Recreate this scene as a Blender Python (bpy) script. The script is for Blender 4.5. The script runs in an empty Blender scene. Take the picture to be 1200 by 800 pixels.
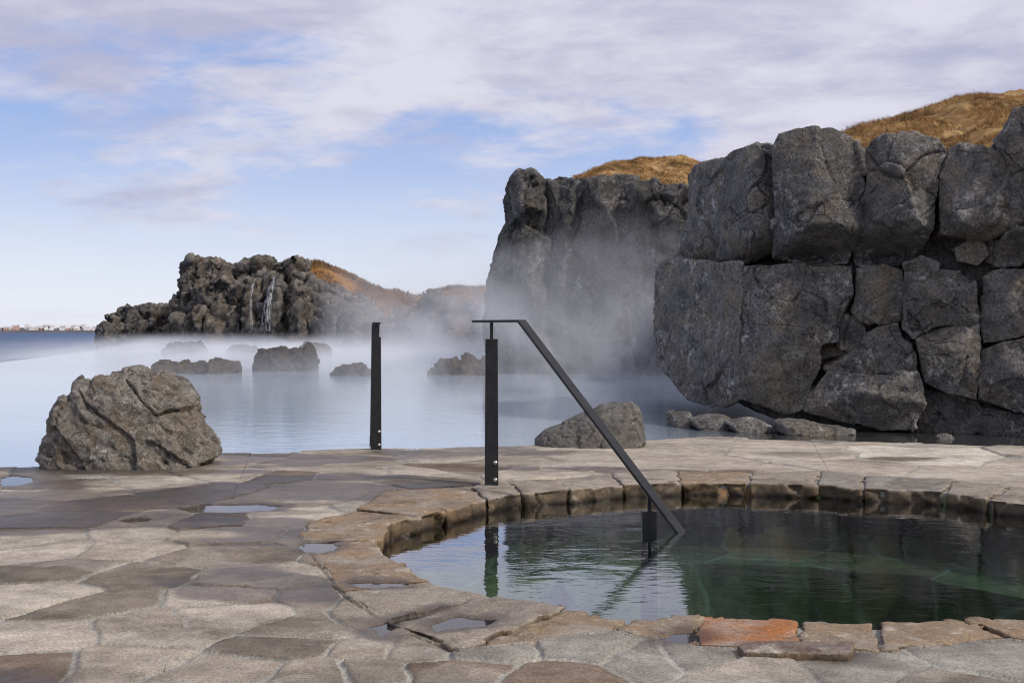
import bpy, bmesh, math, random
import numpy as np
from mathutils import Vector, Matrix
from mathutils.geometry import delaunay_2d_cdt

R = math.radians
rng = np.random.default_rng(7)
random.seed(7)
C = bpy.context.scene.collection
SC = bpy.context.scene
F, CX, HY, EYE = 1333.0, 600.0, 387.0, 1.0      # focal length in photo pixels, centre column, horizon row, eye height

# ------------------------------------------------------------------ survey helpers (photo measurements -> metres)
def G(px, py, z=0.0):
    d = (EYE - z) * F / (py - HY)
    return ((px - CX) / F * d, d)
def W(px, py, d):
    return ((px - CX) / F * d, d, EYE + (HY - py) / F * d)

# ------------------------------------------------------------------ numpy noise
_p = rng.permutation(256); PERM = np.concatenate([_p, _p, _p]).astype(np.int32)
_g = rng.normal(size=(256, 3)); GRAD = _g / np.linalg.norm(_g, axis=1)[:, None]
JIT = rng.random((256, 3)); RV = rng.normal(size=(256, 3)); RV /= np.linalg.norm(RV, axis=1)[:, None]
def _h(i, j, k): return PERM[PERM[PERM[i & 255] + (j & 255)] + (k & 255)]
def perlin(P):
    P = np.asarray(P, float); I = np.floor(P).astype(np.int32); f = P - I
    u = f * f * f * (f * (f * 6 - 15) + 10); r = 0
    for a in (0, 1):
        wa = u[:, 0] if a else 1 - u[:, 0]
        for b in (0, 1):
            wb = u[:, 1] if b else 1 - u[:, 1]
            for c in (0, 1):
                wc = u[:, 2] if c else 1 - u[:, 2]
                g = GRAD[_h(I[:, 0] + a, I[:, 1] + b, I[:, 2] + c)]
                r = r + wa * wb * wc * ((f - (a, b, c)) * g).sum(1)
    return r * 1.5
def fbm(P, octv=4, lac=2.03, gain=0.5):
    s, a = 0, 1.0
    for o in range(octv):
        s = s + a * perlin(P + 17.3 * o); P = P * lac; a *= gain
    return s
def ridged(P, octv=3):
    s, a = 0, 1.0
    for o in range(octv):
        s = s + a * (1 - np.abs(perlin(P + 9.1 * o)) * 2); P = P * 2.1; a *= 0.5
    return s
def voronoi(P):
    """F1, F2, chip offset (tilted plane per cell)"""
    I = np.floor(P).astype(np.int32); f = P - I
    n = len(P); F1 = np.full(n, 9.0); F2 = np.full(n, 9.0); ch = np.zeros(n)
    for a in (-1, 0, 1):
        for b in (-1, 0, 1):
            for c in (-1, 0, 1):
                h = _h(I[:, 0] + a, I[:, 1] + b, I[:, 2] + c)
                v = JIT[h] + (a, b, c) - f
                d = np.sqrt((v * v).sum(1))
                cc = (v * RV[h]).sum(1) + (JIT[h][:, 0] - .5) * 0.8
                m = d < F1
                F2 = np.where(m, F1, np.minimum(F2, d)); ch = np.where(m, cc, ch); F1 = np.where(m, d, F1)
    return F1, F2, ch
def sstep(a, b, x):
    t = np.clip((x - a) / (b - a), 0, 1); return t * t * (3 - 2 * t)
def in_poly(X, Y, poly):
    ins = np.zeros(X.shape, bool); n = len(poly)
    for i in range(n):
        x0, y0 = poly[i]; x1, y1 = poly[(i + 1) % n]
        if y0 == y1: continue
        ins ^= ((y0 > Y) != (y1 > Y)) & (X < (x1 - x0) * (Y - y0) / (y1 - y0) + x0)
    return ins
def poly_dist(X, Y, poly):
    d = np.full(X.shape, 1e9); n = len(poly)
    for i in range(n):
        ax, ay = poly[i]; bx, by = poly[(i + 1) % n]
        ex, ey = bx - ax, by - ay
        t = np.clip(((X - ax) * ex + (Y - ay) * ey) / (ex * ex + ey * ey + 1e-12), 0, 1)
        d = np.minimum(d, np.hypot(X - ax - t * ex, Y - ay - t * ey))
    return d

# ------------------------------------------------------------------ objects
def tag(o, label=None, cat=None, group=None, kind=None):
    if label: o["label"] = label
    if cat: o["category"] = cat
    if group: o["group"] = group
    if kind: o["kind"] = kind
    return o
def empty(name, loc=(0, 0, 0)):
    o = bpy.data.objects.new(name, None); o.location = loc; o.empty_display_size = .2; C.objects.link(o); return o
def np_mesh(name, V, Fc, mat, parent=None, origin=(0, 0, 0), smooth=True, color=None):
    """V (n,3) world coordinates, Fc (m,k) int"""
    me = bpy.data.meshes.new(name); V = np.asarray(V, np.float32) - np.asarray(origin, np.float32)
    Fc = np.asarray(Fc, np.int32); k = Fc.shape[1]
    me.vertices.add(len(V)); me.vertices.foreach_set("co", V.ravel())
    me.loops.add(Fc.size); me.loops.foreach_set("vertex_index", Fc.ravel())
    me.polygons.add(len(Fc)); me.polygons.foreach_set("loop_start", np.arange(0, Fc.size, k, dtype=np.int32))
    me.update(calc_edges=True); me.validate()
    me.polygons.foreach_set("use_smooth", np.full(len(me.polygons), smooth)); me.update()
    o = bpy.data.objects.new(name, me); C.objects.link(o)
    if mat: me.materials.append(mat)
    if parent: o.parent = parent
    else: o.location = origin
    if color: o.color = (*color, 1)
    return o
def bm_obj(name, bm, mat, parent=None, loc=None, smooth=False):
    me = bpy.data.meshes.new(name); bm.normal_update(); bm.to_mesh(me); bm.free()
    o = bpy.data.objects.new(name, me); C.objects.link(o); me.materials.append(mat)
    if smooth: me.polygons.foreach_set("use_smooth", np.full(len(me.polygons), True))
    if parent: o.parent = parent
    if loc: o.location = loc
    return o
def attr(o, name, arr, typ="FLOAT"):
    a = o.data.attributes.new(name, "FLOAT_COLOR" if typ == "C" else "FLOAT", "POINT")
    if typ == "C":
        arr = np.concatenate([arr, np.ones((len(arr), 1))], 1); a.data.foreach_set("color", arr.astype(np.float32).ravel())
    else: a.data.foreach_set("value", arr.astype(np.float32))
def grid_faces(nu, nv):
    i = np.arange(nu * nv).reshape(nv, nu)
    return np.stack([i[:-1, :-1], i[:-1, 1:], i[1:, 1:], i[1:, :-1]], -1).reshape(-1, 4)

# ------------------------------------------------------------------ node materials
class NT:
    def __init__(s, name):
        s.m = bpy.data.materials.new(name); s.m.use_nodes = True; s.t = s.m.node_tree; s.t.nodes.clear()
        s.out = s.n("ShaderNodeOutputMaterial")
    def n(s, typ, **kw):
        nd = s.t.nodes.new(typ)
        for k, v in kw.items():
            if k[0] == "i":
                key = k[1:]
                key = int(key) if key.isdigit() else key.replace("_", " ")
                nd.inputs[key].default_value = v
            else: setattr(nd, k, v)
        return nd
    def l(s, a, b): s.t.links.new(a, b)
    def pos(s, sc=(1, 1, 1)):
        g = s.n("ShaderNodeNewGeometry"); mp = s.n("ShaderNodeMapping"); mp.inputs["Scale"].default_value = sc
        s.l(g.outputs["Position"], mp.inputs["Vector"]); return mp.outputs[0]
    def noise(s, v, scale, detail=6, rough=.55, dist=0):
        nd = s.n("ShaderNodeTexNoise", iScale=scale, iDetail=detail, iRoughness=rough, iDistortion=dist); s.l(v, nd.inputs["Vector"]); return nd.outputs["Fac"]
    def vor(s, v, scale, feat="F1", out="Distance"):
        nd = s.n("ShaderNodeTexVoronoi", feature=feat, iScale=scale); s.l(v, nd.inputs["Vector"]); return nd.outputs[out]
    def ramp(s, fac, stops):
        r = s.n("ShaderNodeValToRGB"); e = r.color_ramp.elements
        for i, (p, c) in enumerate(stops):
            if i > 1: e.new(p)
            e[i].position = p; e[i].color = (*c, 1) if len(c) == 3 else c
        s.l(fac, r.inputs[0]); return r.outputs[0]
    def mr(s, v, a, b, c=0., d=1.):
        m = s.n("ShaderNodeMapRange"); m.inputs[1].default_value = a; m.inputs[2].default_value = b; m.inputs[3].default_value = c; m.inputs[4].default_value = d
        s.l(v, m.inputs[0]); return m.outputs[0]
    def math(s, op, a, b=None):
        m = s.n("ShaderNodeMath", operation=op)
        for i, x in enumerate((a, b)):
            if x is None: continue
            if isinstance(x, (int, float)): m.inputs[i].default_value = x
            else: s.l(x, m.inputs[i])
        return m.outputs[0]
    def mix(s, fac, a, b, mode="MIX"):
        m = s.n("ShaderNodeMix", data_type="RGBA", blend_type=mode)
        for i, x in ((0, fac), (6, a), (7, b)):
            if isinstance(x, (int, float)): m.inputs[i].default_value = x
            elif isinstance(x, tuple): m.inputs[i].default_value = (*x, 1)
            else: s.l(x, m.inputs[i])
        return m.outputs[2]
    def bump(s, h, strength, dist=.02, prev=None):
        b = s.n("ShaderNodeBump", iStrength=strength, iDistance=dist); s.l(h, b.inputs["Height"])
        if prev is not None: s.l(prev, b.inputs["Normal"])
        return b.outputs[0]
    def bsdf(s, col, rough=.8, normal=None, spec=.3, metallic=0.):
        b = s.n("ShaderNodeBsdfPrincipled")
        for key, x in (("Base Color", col), ("Roughness", rough), ("Specular IOR Level", spec), ("Metallic", metallic)):
            if isinstance(x, (int, float)): b.inputs[key].default_value = x
            elif isinstance(x, tuple): b.inputs[key].default_value = (*x, 1)
            else: s.l(x, b.inputs[key])
        if normal is not None: s.l(normal, b.inputs["Normal"])
        s.l(b.outputs[0], s.out.inputs[0]); return b

def rock_material(name, k, dark, mid, lichen, lich_amt, brown, brown_amt, bump=1.0, streak=0.0):
    """k = texture frequency (1 for a block about 1 m across)"""
    t = NT(name); P = t.pos()
    big = t.noise(P, 1.1 * k, 5, .6); midn = t.noise(P, 4.5 * k, 8, .65, .4); fine = t.noise(P, 26 * k, 6, .7)
    col = t.mix(t.mr(midn, .35, .68), dark, mid)
    bm_ = t.math("MULTIPLY", t.mr(t.noise(P, 1.9 * k, 6, .6, .6), .47, .64), brown_amt)
    col = t.mix(bm_, col, brown)
    lm = t.math("MULTIPLY", t.mr(t.noise(P, 6.5 * k, 10, .78, .2), .50, .66), t.mr(big, .42, .58))
    lm = t.math("MULTIPLY", lm, t.mr(t.noise(P, 1.7 * k, 5, .6, .4), .45, .6, .15, 1))
    col = t.mix(t.math("MULTIPLY", lm, lich_amt), col, lichen)
    if streak:
        S = t.pos((1, 1, .12)); sn = t.noise(S, 3.2 * k, 6, .6)
        col = t.mix(t.math("MULTIPLY", t.mr(sn, .52, .75), streak), col, lichen)
        col = t.mix(t.math("MULTIPLY", t.mr(t.noise(S, 1.7 * k, 5, .6), .5, .62), .6), col, tuple(c * .45 for c in dark))
    col = t.mix(1.0, col, t.ramp(fine, [(.32, (.55, .55, .55)), (.68, (1.4, 1.4, 1.4))]), "MULTIPLY")
    pz = t.mr(t.noise(P, 2.3 * k, 4), .36, .56, .25, 1)
    pits = t.vor(P, 15 * k); pitm = t.mr(pits, .05, .26)
    col = t.mix(t.math("MULTIPLY", t.mr(pits, .10, .26, .9, 0), pz), col, tuple(c * .22 for c in dark))
    pit2 = t.vor(P, 34 * k); col = t.mix(t.math("MULTIPLY", t.mr(pit2, .12, .28, .75, 0), t.mr(t.noise(P, 3.7 * k, 4), .42, .56)), col, tuple(c * .25 for c in dark))
    oi = t.n("ShaderNodeObjectInfo"); col = t.mix(1.0, col, t.ramp(oi.outputs["Random"], [(0, (.76, .76, .78)), (.5, (1.05, 1.03, 1.0)), (1, (1.26, 1.21, 1.13))]), "MULTIPLY")
    spk = t.noise(P, 30 * k, 6, .8)
    col = t.mix(t.math("MULTIPLY", t.mr(spk, .54, .64, 0, .75), t.mr(t.noise(P, 3.1 * k, 6, .65, .5), .50, .62)), col, lichen)
    cr = t.vor(t.mix(.12, P, t.n("ShaderNodeTexNoise", iScale=3.0 * k, iDetail=5.).outputs["Color"]), 1.5 * k, "DISTANCE_TO_EDGE"); crm = t.math("MULTIPLY", t.mr(cr, .0, .014, 1, 0), t.mr(t.noise(P, 1.3 * k, 3), .48, .56))
    col = t.mix(t.math("MULTIPLY", crm, .9), col, tuple(c * .15 for c in dark))
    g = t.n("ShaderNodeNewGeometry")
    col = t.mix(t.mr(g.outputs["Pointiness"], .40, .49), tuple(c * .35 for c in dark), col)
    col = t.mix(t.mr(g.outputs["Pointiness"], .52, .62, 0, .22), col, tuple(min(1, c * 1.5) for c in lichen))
    nrm = t.bump(t.noise(P, 9 * k, 9, .72), .6 * bump, .05 / k)
    nrm = t.bump(pitm, .5 * bump, .02 / k, nrm)
    nrm = t.bump(t.noise(P, 40 * k, 6, .75), .8 * bump, .014 / k, nrm)
    t.bsdf(col, t.mr(midn, .3, .7, .75, .95), nrm, .25)
    return t.m

M = {}
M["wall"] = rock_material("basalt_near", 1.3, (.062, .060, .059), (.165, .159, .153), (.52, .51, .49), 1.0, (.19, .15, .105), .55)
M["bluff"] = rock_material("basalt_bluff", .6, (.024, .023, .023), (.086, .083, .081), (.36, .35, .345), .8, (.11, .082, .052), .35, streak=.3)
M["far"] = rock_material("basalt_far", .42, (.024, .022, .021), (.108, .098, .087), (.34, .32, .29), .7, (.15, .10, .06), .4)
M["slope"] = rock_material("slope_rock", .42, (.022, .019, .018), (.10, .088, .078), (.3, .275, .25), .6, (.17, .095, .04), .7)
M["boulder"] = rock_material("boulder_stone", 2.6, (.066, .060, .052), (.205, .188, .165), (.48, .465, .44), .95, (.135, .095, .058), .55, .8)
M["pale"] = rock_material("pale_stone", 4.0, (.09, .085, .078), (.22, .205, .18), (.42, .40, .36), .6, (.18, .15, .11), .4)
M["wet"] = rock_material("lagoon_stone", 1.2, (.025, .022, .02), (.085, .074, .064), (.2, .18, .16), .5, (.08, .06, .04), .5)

# ------------------------------------------------------------------ rock builder
def remeshed(tris_list, voxel, smooth):
    me = bpy.data.meshes.new("tmp"); V = []; Fs = []; n = 0
    for v, f in tris_list:
        V += [tuple(p) for p in v]; Fs += [tuple(i + n for i in q) for q in f]; n += len(v)
    me.from_pydata(V, [], Fs); bm = bmesh.new(); bm.from_mesh(me); bmesh.ops.recalc_face_normals(bm, faces=bm.faces); bm.to_mesh(me); bm.free()
    o = bpy.data.objects.new("tmp", me); C.objects.link(o)
    m = o.modifiers.new("r", "REMESH"); m.mode = "VOXEL"; m.voxel_size = voxel
    if smooth:
        s = o.modifiers.new("s", "SMOOTH"); s.factor = .5; s.iterations = smooth
    dg = bpy.context.evaluated_depsgraph_get(); e = o.evaluated_get(dg); em = e.to_mesh()
    nv = len(em.vertices); V = np.empty(nv * 3, np.float32); em.vertices.foreach_get("co", V)
    Nn = np.empty(nv * 3, np.float32); em.vertices.foreach_get("normal", Nn)
    nl = len(em.loops); L = np.empty(nl, np.int32); em.loops.foreach_get("vertex_index", L)
    e.to_mesh_clear(); bpy.data.objects.remove(o); bpy.data.meshes.remove(me)
    return V.reshape(-1, 3).astype(float), Nn.reshape(-1, 3).astype(float), L.reshape(-1, 4)
def prism(poly, dfun, back, jit=0.05, ridges=(), shrink=.94, grow=0.):
    """closed solid: photo outline 'poly' standing at depth dfun(px), reaching back by vector 'back'"""
    c0 = sum((Vector(p) for p in poly), Vector((0, 0))) / len(poly)
    pts = [Vector(p) + (Vector(p) - c0).normalized() * grow for p in poly]; ne = len(pts)
    inner = [Vector((r[0], r[1])) for r in ridges]
    res = delaunay_2d_cdt(pts + inner, [(i, (i + 1) % ne) for i in range(ne)], [list(range(ne))], 1, 1e-6)
    vs, fs, orig = res[0], res[2], res[3]
    front = []
    for v, og in zip(vs, orig):
        off = random.uniform(-jit, jit)
        for q in og:
            if q >= ne: off = -ridges[q - ne][2]
        front.append(Vector(W(v.x, v.y, dfun(v.x) + off)))
    n = len(front); cen = sum(front, Vector()) / n
    bk = Vector(back); backv = [cen + (p - cen) * shrink + bk for p in front]
    from collections import Counter
    ec = Counter()
    for f in fs:
        for i in range(len(f)): ec[tuple(sorted((f[i], f[(i + 1) % len(f)])))] += 1
    faces = [tuple(f) for f in fs] + [tuple(i + n for i in reversed(f)) for f in fs]
    for (a, b), c in ec.items():
        if c == 1: faces += [(a, b, b + n, a + n)]
    return front + backv, faces
def roughen(V, N, s, amp, chip=.5, crack=.5, seed=0., aniso=(1, 1, 1)):
    """s = size of the main lumps in metres, amp = relief in metres"""
    P = (V @ np.array(((.75, 0, -.55), (0, .8, 0), (.9, .1, 1.3))).T if isinstance(aniso, str) else V * np.array(aniso)) / s + seed
    Wp = P + .25 * np.stack([perlin(P * 1.3 + 5), perlin(P * 1.3 + 31), perlin(P * 1.3 + 77)], 1)
    h = .42 * fbm(P, 3)
    f1, f2, ch = voronoi(Wp * 1.15); e = f2 - f1
    h += chip * .75 * ch - crack * .6 * (1 - sstep(0, .035, e)) * sstep(.1, .3, perlin(P * .7 + 3))
    f1, f2, ch = voronoi(Wp * 2.7 + 40); h += chip * .26 * ch * (.4 + .6 * sstep(-.2, .3, perlin(P * .9 + 14)))
    f1, f2, ch = voronoi(Wp * 7 + 90); h += chip * .07 * ch
    h += .10 * fbm(P * 8 + 3, 4)
    rough_zone = sstep(-.1, .35, perlin(P * .8 + 25) + .5 * N[:, 2])
    h -= (.06 + .20 * rough_zone) * sstep(.15, .5, perlin(P * np.array((6, 6, 9)) + 60)) + .10 * rough_zone * sstep(.2, .5, perlin(P * 14 + 7))
    return V + N * (h * amp)[:, None]
def rock(name, solids, voxel, smooth, s, amp, mat, parent=None, origin=(0, 0, 0), chip=.5, crack=.5, aniso=(1, 1, 1), post=None):
    V, N, L = remeshed(solids, voxel, smooth)
    V = roughen(V, N, s, amp, chip, crack, random.uniform(0, 200) if not isinstance(aniso, str) else 41.7, aniso)
    if post: V = post(V, N)
    return np_mesh(name, V, L, mat, parent, origin)

def boulder_solid(poly, d, depth, n=7, flat=.15, skew=0.):
    """closed loft of a photo silhouette 'poly' (closed, base last) along the viewing direction"""
    pts = [Vector(W(x, y, d)) for x, y in poly]; zb = min(p.z for p in pts)
    cx = sum(p.x for p in pts) / len(pts)
    V, Fs = [], []; m = len(pts)
    for k in range(n):
        t = -1 + 2 * k / (n - 1); sc = max(.12, math.sqrt(max(0, 1 - abs(t) ** 2.3))); scz = sc ** .8
        for p in pts:
            V.append(Vector((cx + (p.x - cx) * (sc * .85 + .15 * (abs(t) < .99)) + skew * t, p.y + t * depth, zb - .15 + (p.z - zb + .15) * scz)))
    for k in range(n - 1):
        for i in range(m):
            j = (i + 1) % m; Fs.append((k * m + i, k * m + j, (k + 1) * m + j, (k + 1) * m + i))
    Fs += [tuple(range(m)), tuple(range((n - 1) * m, n * m))]
    return V, Fs

# ================================================================== world, sun, camera
SUN_EL, SUN_AZ = 42, 122     # azimuth clockwise from the viewing direction (+Y): high on the right, a little behind the viewer
SC.render.engine = "CYCLES"
SC.view_settings.view_transform = "Standard"; SC.view_settings.look = "None"; SC.view_settings.exposure = 0
cy = SC.cycles; cy.use_denoising = True; cy.filter_width = 1.1
try: cy.denoiser = "OPENIMAGEDENOISE"
except Exception: pass
cy.max_bounces = 6; cy.diffuse_bounces = 3; cy.glossy_bounces = 3; cy.transparent_max_bounces = 12; cy.volume_bounces = 2
cy.volume_step_rate = 1.0; cy.volume_max_steps = 128
cy.caustics_reflective = False; cy.caustics_refractive = False; cy.sample_clamp_indirect = 4

w = bpy.data.worlds.new("World"); SC.world = w; w.use_nodes = True; nt = w.node_tree; nt.nodes.clear()
def wn(typ, **kw):
    nd = nt.nodes.new(typ)
    for k, v in kw.items():
        if k[0] == "i": nd.inputs[k[1:].replace("_", " ")].default_value = v
        else: setattr(nd, k, v)
    return nd
lk = nt.links.new
sky = wn("ShaderNodeTexSky", sky_type="NISHITA", sun_disc=False, sun_elevation=R(SUN_EL), sun_rotation=R(SUN_AZ), air_density=1.0, dust_density=.6, ozone_density=1.6)
tc = wn("ShaderNodeTexCoord"); sp = wn("ShaderNodeSeparateXYZ"); lk(tc.outputs["Generated"], sp.inputs[0])
def wm(op, a, b=None, clamp=False):
    m = wn("ShaderNodeMath", operation=op, use_clamp=clamp)
    for i, x in enumerate((a, b)):
        if x is None: continue
        if isinstance(x, (int, float)): m.inputs[i].default_value = x
        else: lk(x, m.inputs[i])
    return m.outputs[0]
def wmr(v, a, b, c=0., d=1., smooth=True):
    m = wn("ShaderNodeMapRange"); m.interpolation_type = "SMOOTHSTEP" if smooth else "LINEAR"
    for i, x in enumerate((a, b, c, d)): m.inputs[i + 1].default_value = x
    lk(v, m.inputs[0]); return m.outputs[0]
zc = wm("ADD", wm("MAXIMUM", sp.outputs[2], 0.0), .19)
u_ = wm("DIVIDE", sp.outputs[0], zc); v_ = wm("DIVIDE", sp.outputs[1], zc)
cb = wn("ShaderNodeCombineXYZ"); lk(u_, cb.inputs[0]); lk(v_, cb.inputs[1])
def wnoise(scale, detail, rough, loc, sc, dist=0.):
    mp = wn("ShaderNodeMapping"); mp.inputs["Location"].default_value = loc; mp.inputs["Scale"].default_value = sc
    mp.inputs["Rotation"].default_value = (0, 0, R(18)); lk(cb.outputs[0], mp.inputs[0])
    n = wn("ShaderNodeTexNoise", iScale=scale, iDetail=detail, iRoughness=rough, iDistortion=dist); lk(mp.outputs[0], n.inputs["Vector"]); return n.outputs["Fac"]
def wmix(f, a, b):
    m = wn("ShaderNodeMix", data_type="RGBA")
    for i, x in ((0, f), (6, a), (7, b)):
        if isinstance(x, tuple): m.inputs[i].default_value = (*x, 1)
        elif isinstance(x, (int, float)): m.inputs[i].default_value = x
        else: lk(x, m.inputs[i])
    return m.outputs[2]
SKYK = .09
base = wmix(1.0, sky.outputs[0], sky.outputs[0])
hi = wmr(sp.outputs[2], .0, .22)
# a thin high veil whitens the lower sky; broken layers of cloud above
K = 1 / SKYK
blue = wmix(hi, (.87 * K, .905 * K, 1.03 * K), (.31 * K, .46 * K, .86 * K))
base = wmix(.8, base, blue)
cn = wnoise(1.35, 7, .52, (1.3, 4.1, 2), (.8, 1.0, 1), .35)
cn2 = wnoise(4.6, 12, .62, (11, 2, 0), (.85, 1.0, 1), .25)
cf = wm("ADD", wm("MULTIPLY", cn, .64), wm("MULTIPLY", cn2, .36))
right = wmr(sp.outputs[0], -.20, .28, -.015, .09)
cover = wm("ADD", cf, wm("ADD", right, wmr(sp.outputs[2], .04, .26, -.05, .06)))
cmask = wm("MULTIPLY", wmr(cover, .43, .58), wmr(sp.outputs[2], .04, .13, .10, .93))
cshade = wmr(wm("ADD", wm("MULTIPLY", wnoise(2.3, 9, .58, (5, 1, 0), (.75, 1.0, 1), .3), .7), wm("MULTIPLY", wnoise(6.5, 9, .6, (2, 8, 0), (.8, 1.0, 1), .3), .3)), .36, .60)
ccol = wmix(cshade, (.49 * K, .49 * K, .65 * K), (.76 * K, .74 * K, .83 * K))
skyc = wmix(cmask, base, ccol)
bg = wn("ShaderNodeBackground", iStrength=SKYK); lk(skyc, bg.inputs[0])
wo = wn("ShaderNodeOutputWorld"); lk(bg.outputs[0], wo.inputs[0])

sl = bpy.data.lights.new("sun", "SUN"); sl.energy = 3.0; sl.angle = R(6); sl.color = (1, .93, .82)
so = bpy.data.objects.new("sun", sl); C.objects.link(so)
tosun = Vector((math.sin(R(SUN_AZ)) * math.cos(R(SUN_EL)), math.cos(R(SUN_AZ)) * math.cos(R(SUN_EL)), math.sin(R(SUN_EL))))
so.rotation_euler = tosun.to_track_quat("Z", "Y").to_euler(); so.location = (8, -6, 12)

cam = bpy.data.cameras.new("camera"); co = bpy.data.objects.new("camera", cam); C.objects.link(co)
co.location = (0, 0, EYE); co.rotation_euler = (R(90), 0, 0)
cam.sensor_width = 36; cam.lens = 36 * F / 1200; cam.shift_y = -(400 - HY) / 1200; cam.clip_start = .05; cam.clip_end = 30000
SC.camera = co

# ================================================================== pool outline
RIM = [  # inner px, outer px of each joint, going round the pool from the left corner along the far side
 ((441,634),(352,634)), ((462,614),(362,611)), ((494,607),(415,597)), ((524,599),(452,574)), ((571,586),(548,570)), ((614,579),(592,564)),
 ((668,575),(650,561)), ((728,569),(716,554)), ((797,566),(792,551)), ((877,567),(880,553)), ((956,569),(962,552)), ((1009,573),(1012,557)),
 ((1106,577),(1122,562)), ((1157,586),(1184,570)), ((1205,591),(1248,574))]
RIM_NEAR = [  # from the right corner along the near side back to the left
 ((1235,725),(1275,762)), ((1130,729),(1187,751)), ((1026,729),(1027,762)), ((940,727),(937,762)), ((821,723),(812,757)), ((737,725),(716,741)),
 ((662,714),(540,765)), ((585,700),(448,728)), ((503,680),(400,694))]
JN = [(G(*a), G(*b)) for a, b in RIM]
for th, w_ in ((18, .42), (2, .38), (-14, .45), (-30, .4), (-45, .42)):
    c, s = math.cos(R(th)), math.sin(R(th)); JN.append(((1.33 + 2.02 * c, 5.55 + 1.78 * s), (1.33 + (2.02 + w_) * c, 5.55 + (1.78 + w_) * s)))
JN += [(G(*a), G(*b)) for a, b in RIM_NEAR]
INNER = [a for a, b in JN]; OUTER = [b for a, b in JN]
nJ = len(JN)

PUDDLES = [  # px outlines on the paving
 ([(205,594),(240,590),(300,589),(330,592),(318,597),(270,600),(222,599)], "long pale sky-reflecting puddle on the paving behind the dark wet slabs", "deck"),
 ([(136,608),(160,604),(178,606),(172,610),(148,611)], "thin puddle in the dark wet slab left of the long puddle", "deck"),
 ([(350,637),(362,633),(388,634),(398,639),(392,644),(372,647),(356,645)], "dark puddle between the tan rim stones and grey paving left of the pool", "deck"),
 ([(408,681),(430,680),(470,680),(478,683),(465,687),(440,688),(418,686)], "narrow puddle in the tan rim stone at the pool's left bend", "rim"),
 ([(503,729),(520,724),(534,720),(560,723),(580,723),(578,729),(560,733),(530,735),(512,738)], "heart-shaped puddle in a tan rim stone", "rim"),
 ([(435,731),(450,728),(490,716),(522,711),(505,718),(470,727),(458,738),(446,744)], "crescent puddle along the joint beside the heart-shaped puddle", "rim"),
 ([(768,748),(785,742),(812,737),(822,741),(818,748),(800,752)], "small puddle against the orange rim stone", "rim"),
 ([(0,560),(15,556),(36,558),(40,563),(22,568),(2,569)], "dark puddle left of the large boulder's foot", "deck"),
]
PUD = [[G(x, y) for x, y in p[0]] for p in PUDDLES]
def puddle_dip(X, Y, H):
    for poly in PUD:
        cx = sum(p[0] for p in poly) / len(poly); cyy = sum(p[1] for p in poly) / len(poly)
        near = np.hypot(X - cx, Y - cyy) < 1.6
        if not near.any(): continue
        x, y = X[near], Y[near]
        x = x + .02 * perlin(np.stack([x * 14, y * 14, x * 0], 1)); y = y + .02 * perlin(np.stack([x * 14, y * 14, x * 0 + 9], 1))
        d = poly_dist(x, y, poly); d = np.where(in_poly(x, y, poly), -d, d)
        k = 1 - sstep(.02, .12, d); h = H[near]
        h = h * (1 - k) + 0.0 * k - .026 * (1 - sstep(-.035, .018, d))
        H[near] = h
    return H

# ================================================================== flagstone deck
EDGE = [(-9, 5.5), (-4.5, 7.7), G(0,548), G(150,541), G(258,531), G(330,530), G(440,526), G(570,524), G(630,522), G(757,515), G(830,511), G(900,514), G(1000,517), G(1130,521), G(1200,523), (9, 9.0)]
LIGHT, MIDC, DARK, BRN, TAN, ORG, GREY = (.345,.303,.25), (.272,.234,.188), (.16,.135,.107), (.162,.121,.09), (.26,.185,.115), (.33,.135,.048), (.225,.207,.18)
ZA = lambda x, y: (x / 2.667, 500 + y / 2.667)
ZB = lambda x, y: (400 + x / 2.667, 500 + y / 2.667)
ZC = lambda x, y: (750 + x / 2.667, 500 + y / 2.667)
SEEDS = [(ZA(300,555),DARK),(ZA(110,527),LIGHT),(ZA(160,655),LIGHT),(ZA(515,645),LIGHT),(ZA(900,685),DARK),(ZA(380,740),MIDC),(ZA(20,760),BRN),(ZA(680,770),MIDC),(ZA(1000,778),MIDC),
 (ZA(715,582),LIGHT),(ZA(690,528),LIGHT),(ZA(1000,535),MIDC),(ZA(1000,622),MIDC),(ZA(790,475),LIGHT),(ZA(430,470),DARK),(ZA(190,450),DARK),(ZA(690,400),DARK),(ZA(370,385),MIDC),(ZA(140,388),LIGHT),
 (ZA(110,355),LIGHT),(ZA(420,328),LIGHT),(ZA(700,335),MIDC),(ZA(450,300),LIGHT),(ZA(230,290),DARK),(ZA(890,292),LIGHT),(ZA(650,303),BRN),(ZA(640,207),DARK),(ZA(330,240),BRN),(ZA(900,217),MIDC),(ZA(480,615),MIDC),
 (ZA(180,215),LIGHT),(ZA(60,240),MIDC),(ZA(450,175),LIGHT),(ZA(760,150),LIGHT),(ZA(860,152),BRN),(ZA(1060,180),MIDC),(ZA(980,120),MIDC),(ZA(650,110),LIGHT),(ZA(300,185),MIDC),(ZA(30,100),ORG),
 (ZB(250,690),MIDC),(ZB(370,765),BRN),(ZB(640,790),BRN),(ZB(740,690),GREY),(ZB(80,690),MIDC),(ZB(90,765),MIDC),(ZB(60,600),MIDC),(ZB(40,540),MIDC),(ZB(1000,720),GREY),(ZB(480,690),GREY),
 (ZC(130,715),GREY),(ZC(350,765),LIGHT),(ZC(740,760),GREY),(ZC(1130,735),GREY),(ZC(980,800),DARK),
 (ZB(250,145),LIGHT),(ZB(390,130),BRN),(ZB(620,140),LIGHT),(ZB(800,125),LIGHT),(ZB(180,160),DARK),(ZB(60,150),MIDC),(ZB(930,140),LIGHT),(ZB(540,105),MIDC),(ZB(380,90),LIGHT),(ZB(760,95),LIGHT)]
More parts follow.
